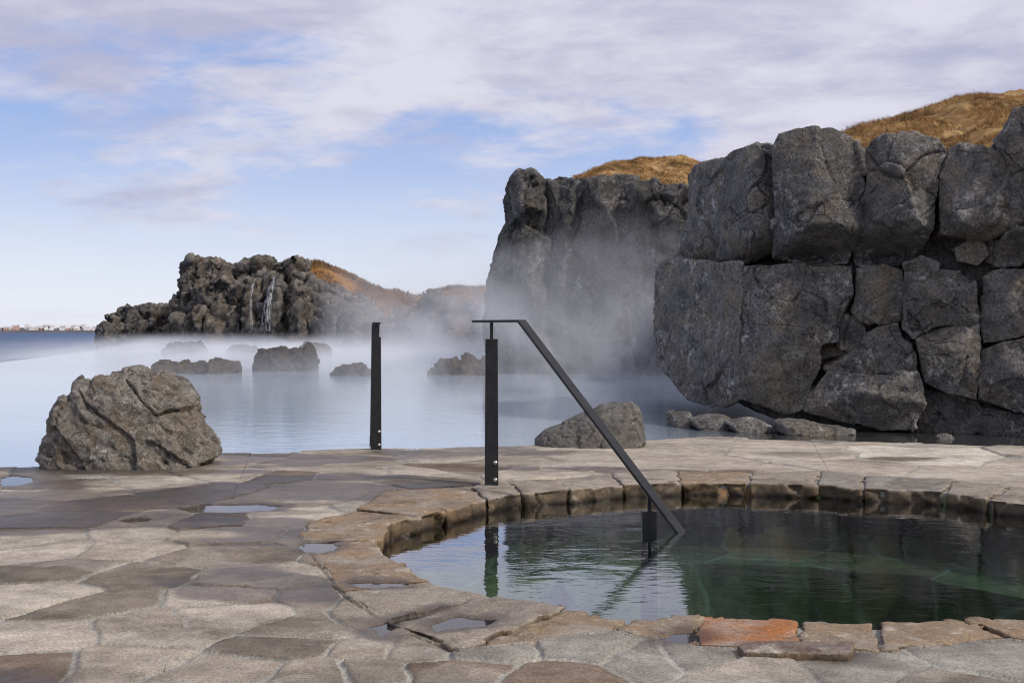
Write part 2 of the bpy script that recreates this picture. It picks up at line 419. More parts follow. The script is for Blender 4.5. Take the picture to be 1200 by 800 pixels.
S_xy = [G(*p) for p, c in SEEDS]; S_c = [c for p, c in SEEDS]
pal = [LIGHT, LIGHT, MIDC, LIGHT, GREY, MIDC]
tries = 0
while tries < 9000:
    tries += 1
    x, y = random.uniform(-6, 7), random.uniform(1.0, 11.2)
    md = .50 if y < 6 else .72
    if all((x - a) ** 2 + (y - b) ** 2 > md * md for a, b in S_xy):
        S_xy.append((x, y))
        S_c.append(random.choice(pal if x > -.2 else pal + [MIDC, BRN, DARK]) if not (x > 0 and y > 7.4) else random.choice([LIGHT, LIGHT, (.44,.40,.335), (.36,.31,.255)]))
S_xy = np.array(S_xy); S_c = np.array(S_c); S_h = rng.uniform(-.006, .006, len(S_xy)); S_t = rng.normal(0, .006, (len(S_xy), 2)); S_b = rng.uniform(.88, 1.1, len(S_xy))

ur = np.linspace(-1, 1, 1300); ux = ur * 6.5; ex = np.interp(ux, [p[0] for p in EDGE], [p[1] for p in EDGE])
ex = ex + .05 * perlin(np.stack([ux * 1.7, ux * 0, ux * 0 + 4], 1)) + .02 * perlin(np.stack([ux * 7, ux * 0, ux * 0 + 4], 1)) + .03 * np.sign(perlin(np.stack([ux * 1.1, ux * 0 + 3, ux * 0], 1)))
tv = np.linspace(0, 1, 950) ** 1.35
X = ur[None, :] * (1.9 + 4.6 * tv[:, None]); Y = 1.2 + tv[:, None] * (ex[None, :] - 1.2)
sh = X.shape; X = X.ravel(); Y = Y.ravel()
Q = np.stack([X, Y, X * 0], 1)
wx = X + .06 * perlin(Q * 2.0 + 3) + .014 * perlin(Q * 9 + 8) + .004 * perlin(Q * 34 + 8); wy = Y + .06 * perlin(Q * 2.0 + 50) + .014 * perlin(Q * 9 + 90) + .004 * perlin(Q * 34 + 30)
eid = np.zeros(len(X), np.int32); ed = np.zeros(len(X))
for s in range(0, len(X), 40000):
    a = slice(s, s + 40000); dx = wx[a, None] - S_xy[None, :, 0]; dy = wy[a, None] - S_xy[None, :, 1]; D = dx * dx + dy * dy
    i1 = D.argmin(1); eid[a] = i1; d1 = D[np.arange(len(i1)), i1]
    sep = np.sqrt(((S_xy[i1][:, None, :] - S_xy[None]) ** 2).sum(2)); sep[sep == 0] = 1e9
    b = (D - d1[:, None]) / (2 * sep); b[np.arange(len(i1)), i1] = 9; ed[a] = b.min(1)
gw = .0055 + .006 * perlin(Q * 1.7 + 21) + .002 * perlin(Q * 40 + 2)
prof = sstep(gw, gw + .009, ed)
ps = S_xy[eid]; tilt = (X - ps[:, 0]) * S_t[eid, 0] + (Y - ps[:, 1]) * S_t[eid, 1]
top = S_h[eid] + tilt + .004 * fbm(Q * 3.0, 3) + .0016 * fbm(Q * 26, 3) + .002 * sstep(.004, .03, ed) + .0015 * sstep(.03, .2, ed)
H = top * prof - (1 - prof) * (.0055 + .003 * perlin(Q * 12 + 70))
inside = in_poly(X, Y, OUTER); od = poly_dist(X, Y, OUTER)
rimcut = np.where(inside, od, 0)
H = H - .03 * sstep(.012, .03, rimcut)
H = H - .012 * (1 - sstep(.0, .02, np.where(inside, 9, od)))
H = puddle_dip(X, Y, H)
col = S_c[eid] * S_b[eid][:, None]
grout = np.array((.31, .295, .262))
# footworn darker and lighter clouds
cl = fbm(Q * np.array((1.6, 2.2, 1)) + 12, 4)
col = col * (1 + .28 * cl)[:, None]
edge_d = sstep(.0, .035, ed - gw); col = col * (.86 + .14 * edge_d)[:, None]
vein = fbm(Q * np.array((7, 9, 1)) + 61, 5); col = col * (1 + .22 * vein)[:, None]
stain = sstep(.15, .5, fbm(Q * np.array((1.1, 1.9, 1)) + 140, 5)); col = 1.13 * col * (1 - .30 * stain)[:, None]
pale = sstep(.18, .5, fbm(Q * np.array((2.6, 3.2, 1)) + 200, 5)); col = col * (1 - .3 * pale)[:, None] + np.array((.42, .39, .34)) * (.3 * pale)[:, None]
col = col * prof[:, None] + (grout * (1 + .3 * fbm(Q * 5, 3))[:, None]) * (1 - prof)[:, None]
wetn = fbm(Q * np.array((.55, 1.1, 1)) + 33, 4)
wet = sstep(.05, .28, wetn + .30 * np.exp(-((X + 1.9) / 1.3) ** 2 - ((Y - 6.9) / .8) ** 2) + .42 * np.exp(-((X + 1.2) / 1.6) ** 2 - ((Y - 8.8) / .55) ** 2) - .25 * (X > .2) - .25 * sstep(5.9, 4.6, Y))
for poly in PUD:
    cx = sum(p[0] for p in poly) / len(poly); cyy = sum(p[1] for p in poly) / len(poly)
    n_ = np.hypot(X - cx, Y - cyy) < 1.2
    d = poly_dist(X[n_], Y[n_], poly); wet[n_] = np.maximum(wet[n_], 1 - sstep(.0, .13, d + .06 * perlin(Q[n_] * 9)))
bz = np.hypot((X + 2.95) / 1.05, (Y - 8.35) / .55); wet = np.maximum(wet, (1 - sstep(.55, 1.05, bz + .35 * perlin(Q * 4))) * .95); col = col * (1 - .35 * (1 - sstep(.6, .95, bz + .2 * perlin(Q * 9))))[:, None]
Vd = np.stack([X, Y, H], 1); Fd = grid_faces(sh[1], sh[0])
keep = ~((rimcut[Fd] > .05).all(1)); Fd = Fd[keep]
# skirt at the lagoon edge
last = np.arange((sh[0] - 1) * sh[1], sh[0] * sh[1]); nb = len(Vd)
Vd = np.concatenate([Vd, Vd[last] + (0, .02, -.06), Vd[last] + (0, -.02, -.5)])
for a, b in ((last, nb + np.arange(sh[1])), (nb + np.arange(sh[1]), nb + sh[1] + np.arange(sh[1]))):
    Fd = np.concatenate([Fd, np.stack([a[:-1], a[1:], b[1:], b[:-1]], 1)])
col = np.concatenate([col, col[last], col[last] * .5]); wet = np.concatenate([wet, wet[last], wet[last] * 0 + 1])

def stone_surface(name, use_attr):
    t = NT(name); P = t.pos()
    if use_attr:
        a = t.n("ShaderNodeAttribute", attribute_name="col"); c = a.outputs["Color"]; wt = t.n("ShaderNodeAttribute", attribute_name="wet").outputs["Fac"]
    else:
        oi = t.n("ShaderNodeObjectInfo"); c = oi.outputs["Color"]
        wt = t.n("ShaderNodeAttribute", attribute_name="wet").outputs["Fac"]
        v = t.noise(P, 5, 6, .62, .8); c = t.mix(t.mr(v, .42, .62), c, t.mix(.55, c, (.24, .2, .165)))
        v2 = t.noise(P, 9, 7, .7, .3); c = t.mix(t.mr(v2, .55, .68, 0, .75), c, (.46, .42, .36))
        c = t.mix(t.mr(t.noise(P, 6.5, 7, .68, .5), .54, .68, 0, .8), c, (.10, .075, .05))
        c = t.mix(t.mr(t.noise(P, 3.1, 6, .6, .6), .5, .64, 0, .7), c, (.30, .27, .23))
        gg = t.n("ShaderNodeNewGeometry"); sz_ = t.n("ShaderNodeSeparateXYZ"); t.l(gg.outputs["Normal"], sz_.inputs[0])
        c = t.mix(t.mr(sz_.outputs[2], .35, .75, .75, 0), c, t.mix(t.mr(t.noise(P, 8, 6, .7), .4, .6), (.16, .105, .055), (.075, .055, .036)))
    sp = t.noise(P, 115, 2, .8); c = t.mix(1.0, c, t.ramp(sp, [(.34, (.66, .655, .65)), (.66, (1.28, 1.275, 1.26))]), "MULTIPLY")
    md = t.noise(P, 14, 7, .65, .5); c = t.mix(1.0, c, t.ramp(md, [(.3, (.78, .77, .76)), (.68, (1.14, 1.14, 1.14))]), "MULTIPLY")
    pk = t.vor(P, 42); c = t.mix(t.math("MULTIPLY", t.mr(pk, .0, .20, .85, 0), t.mr(t.noise(P, 3.2, 4), .44, .58)), c, (.05, .04, .032))
    c = t.mix(wt, c, t.mix(1.0, c, (.40, .365, .34), "MULTIPLY"))
    if not use_attr: c = t.mix(t.mr(wt, 1.1, 1.9), c, t.mix(1.0, c, (.42, .36, .26), "MULTIPLY"))
    n = t.bump(t.noise(P, 60, 6, .7), .35, .005); n = t.bump(t.noise(P, 150, 3, .8), .3, .003, n)
    t.bsdf(c, t.mr(wt, 0, 1, .85, .42), n, t.mr(wt, 0, 1, .2, .32)); return t.m
M["deck"] = stone_surface("flagstone", True); M["rim"] = stone_surface("rim_stone", False)
deck = np_mesh("paving", Vd, Fd, M["deck"]); attr(deck, "col", col, "C"); attr(deck, "wet", wet)
tag(deck, kind="structure")

# coping round the pool
pool = empty("stone_pool", (1.35, 5.55, 0)); PO = (1.35, 5.55, 0)
tag(pool, "round sunken hot pool lined with flagstones and rimmed with rough tan and orange stones", "hot pool")
RC = [TAN, TAN, TAN, TAN, MIDC, MIDC, LIGHT, LIGHT, TAN, MIDC, GREY, GREY, MIDC, MIDC, MIDC, TAN, GREY, TAN, MIDC, TAN, TAN, TAN, TAN, ORG, TAN, TAN, MIDC, MIDC, TAN]
RC = (RC + [TAN] * 40)[:nJ]
def is_near(c, px, py): return math.hypot(c[0] - G(px, py)[0], c[1] - G(px, py)[1]) < .22
pcx, pcy = 1.35, 5.55
for i in range(nJ):
    (a, ao), (b, bo) = JN[i], JN[(i + 1) % nJ]
    def L(p, q, t): return (p[0] + (q[0] - p[0]) * t, p[1] + (q[1] - p[1]) * t)
    poly = [a]
    L_ab = math.hypot(a[0] - b[0], a[1] - b[1])
    for t in (.33, .66):
        p = L(a, b, t); r = math.hypot(p[0] - pcx, p[1] - pcy); k = 1 + (.035 * L_ab + random.uniform(-.012, .012)) / r
        poly.append((pcx + (p[0] - pcx) * k, pcy + (p[1] - pcy) * k))
    poly += [b, L(b, bo, .5)]
    poly.append(bo)
    p = L(bo, ao, .5); poly.append(p)
    poly += [ao, L(ao, a, .5)]
    cx = sum(p[0] for p in poly) / len(poly); cyy = sum(p[1] for p in poly) / len(poly)
    sz = math.sqrt(sum((p[0] - cx) ** 2 + (p[1] - cyy) ** 2 for p in poly) / len(poly)); sh_ = 1 - .012 / sz
    poly = [(cx + (x - cx) * sh_, cyy + (y - cyy) * sh_) for x, y in poly]
    tz = random.uniform(.0, .012); m = len(poly)
    Vp = [(x, y, tz) for x, y in poly] + [(x + (cx - x) * .02, y + (cyy - y) * .02, -.30) for x, y in poly]
    Fp = [tuple(range(m)), tuple(range(2 * m - 1, m - 1, -1))] + [(k, (k + 1) % m, m + (k + 1) % m, m + k) for k in range(m)]
    vox = .011 if cyy < 6.2 else .014
    V, N, Lq = remeshed([(Vp, Fp)], vox, 3)
    sd = random.uniform(0, 99)
    h = .020 * fbm(V * 4 + sd, 4) + .006 * fbm(V * 19 + sd, 3)
    f1, f2, ch = voronoi(V * 6 + sd); side = 1 - sstep(.4, .8, N[:, 2])
    h = h * (.45 + .75 * side) + .03 * ch * side - .006 * (1 - sstep(0, .06, f2 - f1)) * sstep(0, .3, perlin(V * 3 + sd))
    V = V + N * h[:, None]
    upm = N[:, 2] > .5
    z = V[:, 2].copy(); zz = puddle_dip(V[upm, 0], V[upm, 1], z[upm].copy()); V[upm, 2] = zz
    o = np_mesh("rim_stone", V, Lq, M["rim"], pool, PO, color=RC[i])
    wl = (1 - sstep(-.075, -.03, V[:, 2] + .015 * perlin(V * 8))) ; 
    for poly_ in PUD:
        d = poly_dist(V[:, 0], V[:, 1], poly_); wl = np.maximum(wl, 1 - sstep(.0, .10, d + .05 * perlin(V * 9)))
    attr(o, "wet", np.maximum(wl, .35 * sstep(.1, .4, fbm(V * 2 + 5, 3))) + 1.0 * (1 - sstep(-.076, -.058, V[:, 2] + .008 * perlin(V * 14))))
    if RC[i] == ORG: o["label"] = "bright orange rim stone"

bm = bmesh.new(); rg = []
for i in range(nJ * 4):
    f = i / 4; k = int(f); f -= k; (a, ao), (b, bo) = JN[k], JN[(k + 1) % nJ]
    pi_ = (a[0] + (b[0] - a[0]) * f, a[1] + (b[1] - a[1]) * f); po_ = (ao[0] + (bo[0] - ao[0]) * f, ao[1] + (bo[1] - ao[1]) * f)
    r = math.hypot(pi_[0] - pcx, pi_[1] - pcy); q = 1 + .06 / r; pi_ = (pcx + (pi_[0] - pcx) * q, pcy + (pi_[1] - pcy) * q)
    q = math.hypot(po_[0] - pcx, po_[1] - pcy); q = 1 + .05 / q; po_ = (pcx + (po_[0] - pcx) * q, pcy + (po_[1] - pcy) * q)
    rg.append([bm.verts.new((x - PO[0], y - PO[1], z)) for (x, y), z in ((pi_, -.35), (pi_, -.010), (po_, -.008))])
for a, b in zip(rg, rg[1:] + rg[:1]):
    for k in (0, 1): bm.faces.new((a[k], a[k + 1], b[k + 1], b[k]))
bmesh.ops.recalc_face_normals(bm, faces=bm.faces[:])
t = NT("mortar"); P = t.pos(); t.bsdf(t.mix(t.noise(P, 12, 7, .7), (.16, .15, .13), (.40, .38, .34)), .9, t.bump(t.noise(P, 60, 5, .7), .6, .006)); M["mortar"] = t.m
bm_obj("mortar", bm, M["mortar"], pool, smooth=False)

# puddle water
t = NT("puddle_water"); P = t.pos(); t.bsdf((.025, .022, .02), .04, t.bump(t.noise(P, 25, 2), .02, .01), .5); M["puddle"] = t.m
for (pts, lab, where), poly in zip(PUDDLES, PUD):
    cx = sum(p[0] for p in poly) / len(poly); cyy = sum(p[1] for p in poly) / len(poly); m = len(poly)
    ring = []
    for k in range(m * 4):
        i, f = divmod(k, 4); a, b = poly[i], poly[(i + 1) % m]; f /= 4
        x, y = a[0] + (b[0] - a[0]) * f, a[1] + (b[1] - a[1]) * f; r = math.hypot(x - cx, y - cyy) + 1e-6
        ring.append((x + (x - cx) / r * .012, y + (y - cyy) / r * .012))
    bm = bmesh.new(); vs = [bm.verts.new((x - cx, y - cyy, 0)) for x, y in ring]; bm.faces.new(vs); bmesh.ops.triangulate(bm, faces=bm.faces[:])
    o = bm_obj("puddle", bm, M["puddle"], loc=(cx, cyy, -.0075)); tag(o, lab, "puddle", "puddles on the wet paving")

# pool shell under water
NS = 96
def ring_pts(off):
    pts = []
    for k in range(NS):
        f = k / NS * nJ; i = int(f); t_ = f - i; a, b = INNER[i], INNER[(i + 1) % nJ]
        x, y = a[0] + (b[0] - a[0]) * t_, a[1] + (b[1] - a[1]) * t_; r = math.hypot(x - pcx, y - pcy)
        pts.append((pcx + (x - pcx) * (1 + off / r), pcy + (y - pcy) * (1 + off / r)))
    return pts
Vs = []; prof_ = [(.06, -.04), (.05, -.42), (-.42, -.44), (-.45, -.85), (-.46, -.86)]
for off, z in prof_: Vs += [(x, y, z) for x, y in ring_pts(off)]
Fs = [(r * NS + k, r * NS + (k + 1) % NS, (r + 1) * NS + (k + 1) % NS, (r + 1) * NS + k) for r in range(len(prof_) - 1) for k in range(NS)]
t = NT("pool_lining"); P = t.pos()
wv = t.n("ShaderNodeTexNoise", iScale=2.2, iDetail=3.); t.l(P, wv.inputs["Vector"]); P2 = t.mix(.16, P, wv.outputs["Color"])
e = t.vor(P2, 1.9, "DISTANCE_TO_EDGE"); vc = t.vor(P2, 1.9, "F1", "Color")
sepc = t.n("ShaderNodeSeparateColor"); t.l(vc, sepc.inputs[0])
c = t.ramp(sepc.outputs[0], [(0, (.15, .20, .12)), (.35, (.36, .37, .20)), (.6, (.16, .21, .16)), (.85, (.46, .25, .13)), (1, (.40, .40, .28))])
c = t.mix(1.0, c, t.ramp(t.noise(P, 7, 6, .6), [(.3, (.55, .55, .55)), (.7, (1.3, 1.3, 1.3))]), "MULTIPLY")
c = t.mix(t.math("MULTIPLY", t.mr(e, .008, .03, 1, 0), t.mr(t.noise(P, 3, 4), .4, .6, .25, .9)), c, (.42, .52, .56))
t.bsdf(c, .8, t.bump(e, .4, .02)); M["lining"] = t.m
bm = bmesh.new(); bv = [bm.verts.new((x - PO[0], y - PO[1], z)) for x, y, z in Vs]
for f in Fs: bm.faces.new([bv[i] for i in f])
bm.faces.new(bv[-NS:]); bmesh.ops.recalc_face_normals(bm, faces=bm.faces[:])
lin = bm_obj("pool_lining", bm, M["lining"], pool)

# pool water: clear, reflecting by the Fresnel law, tinted where one looks through
t = NT("pool_water"); P = t.pos((1, 1.0, 1))
nb_ = t.bump(t.noise(P, 3.2, 3, .5, .6), .05, .06); nb_ = t.bump(t.noise(t.pos((.6, 1.6, 1)), 14, 3, .55), .055, .012, nb_)
gl = t.n("ShaderNodeBsdfGlossy", iRoughness=.01); gl.inputs[0].default_value = (.95, .97, 1, 1); t.l(nb_, gl.inputs["Normal"])
tr = t.n("ShaderNodeBsdfTransparent"); tr.inputs[0].default_value = (.62, .80, .68, 1)
fr = t.n("ShaderNodeFresnel", iIOR=1.33); t.l(nb_, fr.inputs["Normal"])
mx = t.n("ShaderNodeMixShader"); t.l(t.math("MINIMUM", t.math("MULTIPLY", fr.outputs[0], 1.7), 1.0), mx.inputs[0]); t.l(tr.outputs[0], mx.inputs[1]); t.l(gl.outputs[0], mx.inputs[2]); t.l(mx.outputs[0], t.out.inputs[0])
M["poolwater"] = t.m
bm = bmesh.new(); vs = [bm.verts.new((x - PO[0], y - PO[1], 0)) for x, y in ring_pts(.05)]; fw = bm.faces.new(vs); fw.normal_update()
if fw.normal.z < 0: fw.normal_flip()
pw = bm_obj("pool_water", bm, M["poolwater"], loc=(PO[0], PO[1], -.082)); tag(pw, kind="structure")

# loose slab
p4 = [G(x, y) for x, y in ((863,763),(884,758),(1001,758),(1000,768),(994,774),(930,772),(872,771))]
cx = sum(p[0] for p in p4) / 7; cyy = sum(p[1] for p in p4) / 7; m = 7
Vp = [(x, y, .022) for x, y in p4] + [(x, y, -.012) for x, y in p4]
Fp = [tuple(range(m)), tuple(range(2 * m - 1, m - 1, -1))] + [(k, (k + 1) % m, m + (k + 1) % m, m + k) for k in range(m)]
o = rock("loose_slab", [(Vp, Fp)], .006, 2, .12, .005, M["rim"], None, (cx, cyy, 0), .4, .2); o.color = (.115, .08, .062, 1)
attr(o, "wet", np.zeros(len(o.data.vertices)))
tag(o, "thin brown stone slab lying loose in front of the orange and tan rim stones", "stone slab")

# ================================================================== lagoon, sea, ground
LZ = -.10
t = NT("lagoon_water"); P = t.pos((.7, 1.9, 1))
nb_ = t.bump(t.noise(P, 3.4, 4, .55, .3), .10, .03)
milk = t.mix(t.mr(t.noise(t.pos((.3, .6, 1)), .35, 4), .35, .65), (.33, .405, .495), (.40, .475, .56))
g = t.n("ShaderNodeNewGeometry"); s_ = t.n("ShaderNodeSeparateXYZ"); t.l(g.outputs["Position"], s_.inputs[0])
clear = t.math("MULTIPLY", t.mr(s_.outputs[0], .9, 2.6), t.mr(s_.outputs[1], 13.5, 18, 1, 0))           # wall's shade and reflection painted into the water colour beside it
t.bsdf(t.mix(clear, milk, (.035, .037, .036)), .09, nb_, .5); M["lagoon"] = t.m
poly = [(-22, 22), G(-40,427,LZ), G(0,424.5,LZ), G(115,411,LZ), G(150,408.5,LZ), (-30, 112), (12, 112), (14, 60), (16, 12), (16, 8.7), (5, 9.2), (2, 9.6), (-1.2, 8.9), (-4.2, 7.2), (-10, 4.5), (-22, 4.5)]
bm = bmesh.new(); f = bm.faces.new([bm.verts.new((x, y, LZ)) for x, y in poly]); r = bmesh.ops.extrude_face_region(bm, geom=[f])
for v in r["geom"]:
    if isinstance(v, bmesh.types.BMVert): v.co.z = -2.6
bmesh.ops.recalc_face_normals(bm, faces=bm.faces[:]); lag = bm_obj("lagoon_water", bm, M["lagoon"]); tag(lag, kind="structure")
t = NT("sea_water"); P = t.pos((.35, 1, 1))
nb_ = t.bump(t.noise(P, .5, 5, .65, .4), .9, .5)
t.bsdf(t.mix(t.mr(t.noise(t.pos((.03, .16, 1)), 1, 8, .72), .42, .62), (.018, .042, .11), (.11, .17, .30)), .5, nb_, .05); M["sea"] = t.m
bm = bmesh.new(); bm.faces.new([bm.verts.new(v) for v in ((-14000, 5, -2), (14000, 5, -2), (14000, 16000, -2), (-14000, 16000, -2))])
tag(bm_obj("sea", bm, M["sea"]), kind="structure")
t = NT("gravel_ground"); P = t.pos(); t.bsdf(t.mix(t.noise(P, 8, 8, .7), (.12, .11, .10), (.26, .24, .21)), .9, t.bump(t.noise(P, 40, 5), .5, .02)); M["gravel"] = t.m
bm = bmesh.new()
for q in (((-60, -80, -.05), (60, -80, -.05), (60, 1.25, -.05), (-60, 1.25, -.05)), ((7.0, 1.25, -.05), (60, 1.25, -.05), (60, 8.8, -.05), (7.0, 8.8, -.05))): bm.faces.new([bm.verts.new(v) for v in q])
tag(bm_obj("ground", bm, M["gravel"]), kind="structure")

# ================================================================== near rock wall (two tiers of blocks)
def dwall(px): return float(np.interp(px, [700, 770, 866, 930, 1060, 1200, 1300], [16.2, 15.0, 13.0, 12.75, 12.3, 11.7, 11.3]))
cliff = empty("rock_wall", (3.4, 12.6, LZ)); CO = (3.4, 12.6, LZ)
tag(cliff, "dark grey basalt wall of huge stacked blocks in two tiers at the lagoon's right shore", "rock wall")
BACK = (.35, 1.2, 0)
LOW = [  # outline, extra ridge points (x, y, protrusion), depth offset
 ([(771,318),(786,306),(830,307),(869,308),(868,345),(864,400),(866,466),(850,474),(833,477),(808,466),(793,451),(776,433),(770,395),(769,363)], [(815,330,.05),(812,420,.1)], 0.0),
 ([(873,314),(885,311),(940,309),(998,311),(1000,345),(990,362),(984,376),(981,401),(962,404),(963,429),(951,452),(941,477),(921,483),(903,475),(866,467),(863,410),(866,345)], [(905,400,.22),(930,340,.12),(895,330,.12)], -.05),
 ([(1003,314),(1035,312),(1057,317),(1060,345),(1054,375),(1017,380),(1002,364)], [(1030,345,.1)], 0.06),
 ([(983,374),(998,372),(1012,384),(1013,394),(996,413),(983,402)], [], .1),
 ([(963,404),(985,405),(993,414),(963,420)], [], .22),
 ([(1000,412),(1018,392),(1030,385),(1052,378),(1056,395),(1066,402),(1072,414),(1073,435),(1022,439),(966,431),(986,422)], [(1040,415,.1)], .02),
 ([(971,434),(1022,441),(1073,437),(1084,473),(1068,505),(1031,504),(988,493),(946,481),(953,456)], [(1018,460,.2),(975,470,.1)], -.1),
 ([(1061,318),(1090,314),(1127,316),(1143,330),(1145,378),(1094,383),(1073,394),(1059,384)], [(1095,345,.22)], -.02),
 ([(1074,398),(1094,386),(1145,381),(1147,400),(1146,444),(1145,468),(1112,460),(1083,448)], [(1117,410,.2)], .02),
 ([(1151,324),(1165,316),(1205,315),(1260,318),(1262,395),(1200,391),(1150,404)], [(1180,350,.1)], .03),
 ([(1149,411),(1172,402),(1200,397),(1262,398),(1262,480),(1200,484),(1160,474),(1146,468)], [(1185,435,.15)], 0.0),
 ([(1084,455),(1112,463),(1146,472),(1150,505),(1110,516),(1074,512)], [], .2),
 ([(1146,476),(1200,488),(1262,484),(1262,520),(1150,518)], [], .22),
]
UP = [
 ([(806,206),(815,197),(835,190),(850,188),(853,220),(851,270),(850,304),(812,302),(797,303),(795,285),(799,270),(806,255)], [(830,230,.1)], .5),
 ([(848,191),(858,178),(877,172),(900,170),(908,178),(908,200),(911,271),(913,294),(885,304),(848,305),(849,260)], [(880,215,.15),(880,275,.1)], .12),
 ([(906,174),(915,158),(945,150),(975,151),(1000,163),(1012,178),(1012,240),(1010,288),(1004,304),(960,308),(917,296),(912,270),(907,210)], [(955,190,.15),(940,262,.28),(985,262,.25),(965,298,-.25)], -.08),
 ([(1015,178),(1024,164),(1038,157),(1070,156),(1098,164),(1110,178),(1101,205),(1097,241),(1094,280),(1088,300),(1050,312),(1016,308),(1011,280),(1012,230)], [(1055,190,.15),(1030,255,.12),(1078,258,.3),(1055,300,-.25)], -.05),
 ([(1112,176),(1125,169),(1150,170),(1168,176),(1184,186),(1186,225),(1185,268),(1160,277),(1120,274),(1099,276),(1099,241),(1104,205)], [(1140,200,.12),(1130,255,.28)], 0.0),
 ([(1168,166),(1184,152),(1192,128),(1215,122),(1262,128),(1266,300),(1188,306),(1186,225),(1182,186)], [(1210,200,.2)], -.1),
 ([(1120,290),(1140,281),(1156,284),(1158,298),(1145,309),(1124,306)], [], .15),
 ([(1160,282),(1190,280),(1200,300),(1178,310),(1158,304)], [], .25),
 ([(1060,308),(1080,303),(1098,308),(1098,316),(1064,317)], [], .12),
]
for k, (poly, rid, off) in enumerate(LOW + [(a, b, c - .16) for a, b, c in UP]):
    s_ = prism(poly, lambda px: dwall(px) + off, BACK, .05, rid, grow=2.6)
    def undercut(V, N):
        V = V.copy(); V[:, 1] += .42 * (1 - sstep(1.76, 2.12, V[:, 2] + .06 * perlin(V * 1.7))); return V
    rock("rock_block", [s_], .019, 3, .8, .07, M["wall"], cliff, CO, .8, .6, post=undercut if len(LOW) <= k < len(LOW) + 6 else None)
# solid mass behind the blocks, seen as the dark joints
core = prism([(774,330),(800,300),(815,215),(860,190),(915,172),(960,165),(1050,172),(1150,185),(1190,160),(1300,150),(1320,515),(1100,514),(930,500),(860,470),(810,455),(780,420)], lambda px: dwall(px) + .36, (.9, 3.0, 0), .05)
rock("rock_core", [core], .07, 2, .8, .12, M["wall"], cliff, CO)
# low ledges at the foot, separate stones
FOOT = [([(783,474),(806,472),(812,486),(806,498),(783,500)], 13.2, .4, "low smooth dark stone at the wall's left foot in the lagoon"),
 ([(806,486),(822,480),(848,479),(858,484),(862,496),(850,501),(812,499)], 12.7, .3, "flat pale-topped wet stone at the foot of the rock wall"),
 ([(850,490),(870,484),(890,486),(905,497),(900,503),(855,502)], 12.45, .28, "small wedge stone between two flat stones under the rock wall"),
 ([(908,489),(914,484),(945,486),(975,493),(1000,500),(1002,507),(950,507),(910,505)], 12.15, .3, "long low slab of rock in the water under the block corner"),
 ([(1096,508),(1104,502),(1113,503),(1118,512),(1108,516),(1097,515)], 11.6, .15, "little pale stone at the waterline near the wall's right end")]
for poly, d, dep, lab in FOOT:
    yb = max(q[1] for q in poly); poly = [(x, yb - (yb - y) * .72) for x, y in poly]
    s_ = boulder_solid(poly, d, dep); b0 = W(sum(p[0] for p in poly) / len(poly), max(p[1] for p in poly), d)
    o = rock("foot_stone", [s_], .016, 2, .3, .032, M["wall"], None, b0, .7, .5); tag(o, lab, "stone", "stones at the foot of the rock wall")

# ================================================================== bluff in the middle distance
bluff = empty("rock_bluff", (3, 29, LZ)); BO = (3, 29, LZ)
tag(bluff, "tall dark streaked basalt bluff rising out of the steam left of the rock wall", "rock bluff")
def dbl(px): return float(np.interp(px, [560, 600, 700, 820], [30.5, 29.0, 28.5, 27.5]))
BL = [
 ([(568,352),(567,332),(573,300),(580,280),(588,268),(604,268),(612,300),(612,440),(574,440),(572,390)], [(590,320,.3)], .2),
 ([(594,268),(593,240),(597,216),(608,206),(625,204),(636,214),(640,250),(640,440),(604,440),(604,300)], [(615,240,.5),(620,330,.4)], -.3),
 ([(630,220),(642,214),(655,208),(672,208),(690,210),(694,440),(636,440)], [(662,260,.5),(660,350,.3)], 0),
 ([(684,212),(700,207),(725,206),(745,210),(752,300),(748,440),(686,440)], [(716,250,.5),(716,350,.2)], -.1),
 ([(738,212),(760,213),(785,217),(803,219),(812,228),(810,262),(806,296),(792,318),(770,310),(745,300)], [(775,250,.6)], -.3),
 ([(738,330),(746,320),(770,316),(800,318),(830,330),(830,440),(740,440)], [(770,360,.3)], -.1),
 ([(690,340),(698,328),(738,322),(744,440),(690,440)], [(716,365,.3)], -.35),
 ([(780,300),(795,296),(830,280),(900,260),(900,440),(780,440)], [], .6)]
for poly, rid, off in BL:
    rock("rock_column", [prism(poly, lambda px: dbl(px) + off, (1.2, 5, 0), .20, rid, grow=2)], .046, 1, 1.35, .21, M["bluff"], bluff, BO, 1.15, 1.0, (1, 1, .85))
core = prism([(575,300),(604,222),(650,215),(740,216),(805,225),(900,220),(900,442),(575,442)], lambda px: dbl(px) + .8, (1.5, 8, 0), .1)
rock("rock_core", [core], .16, 2, 1.5, .2, M["bluff"], bluff, BO)

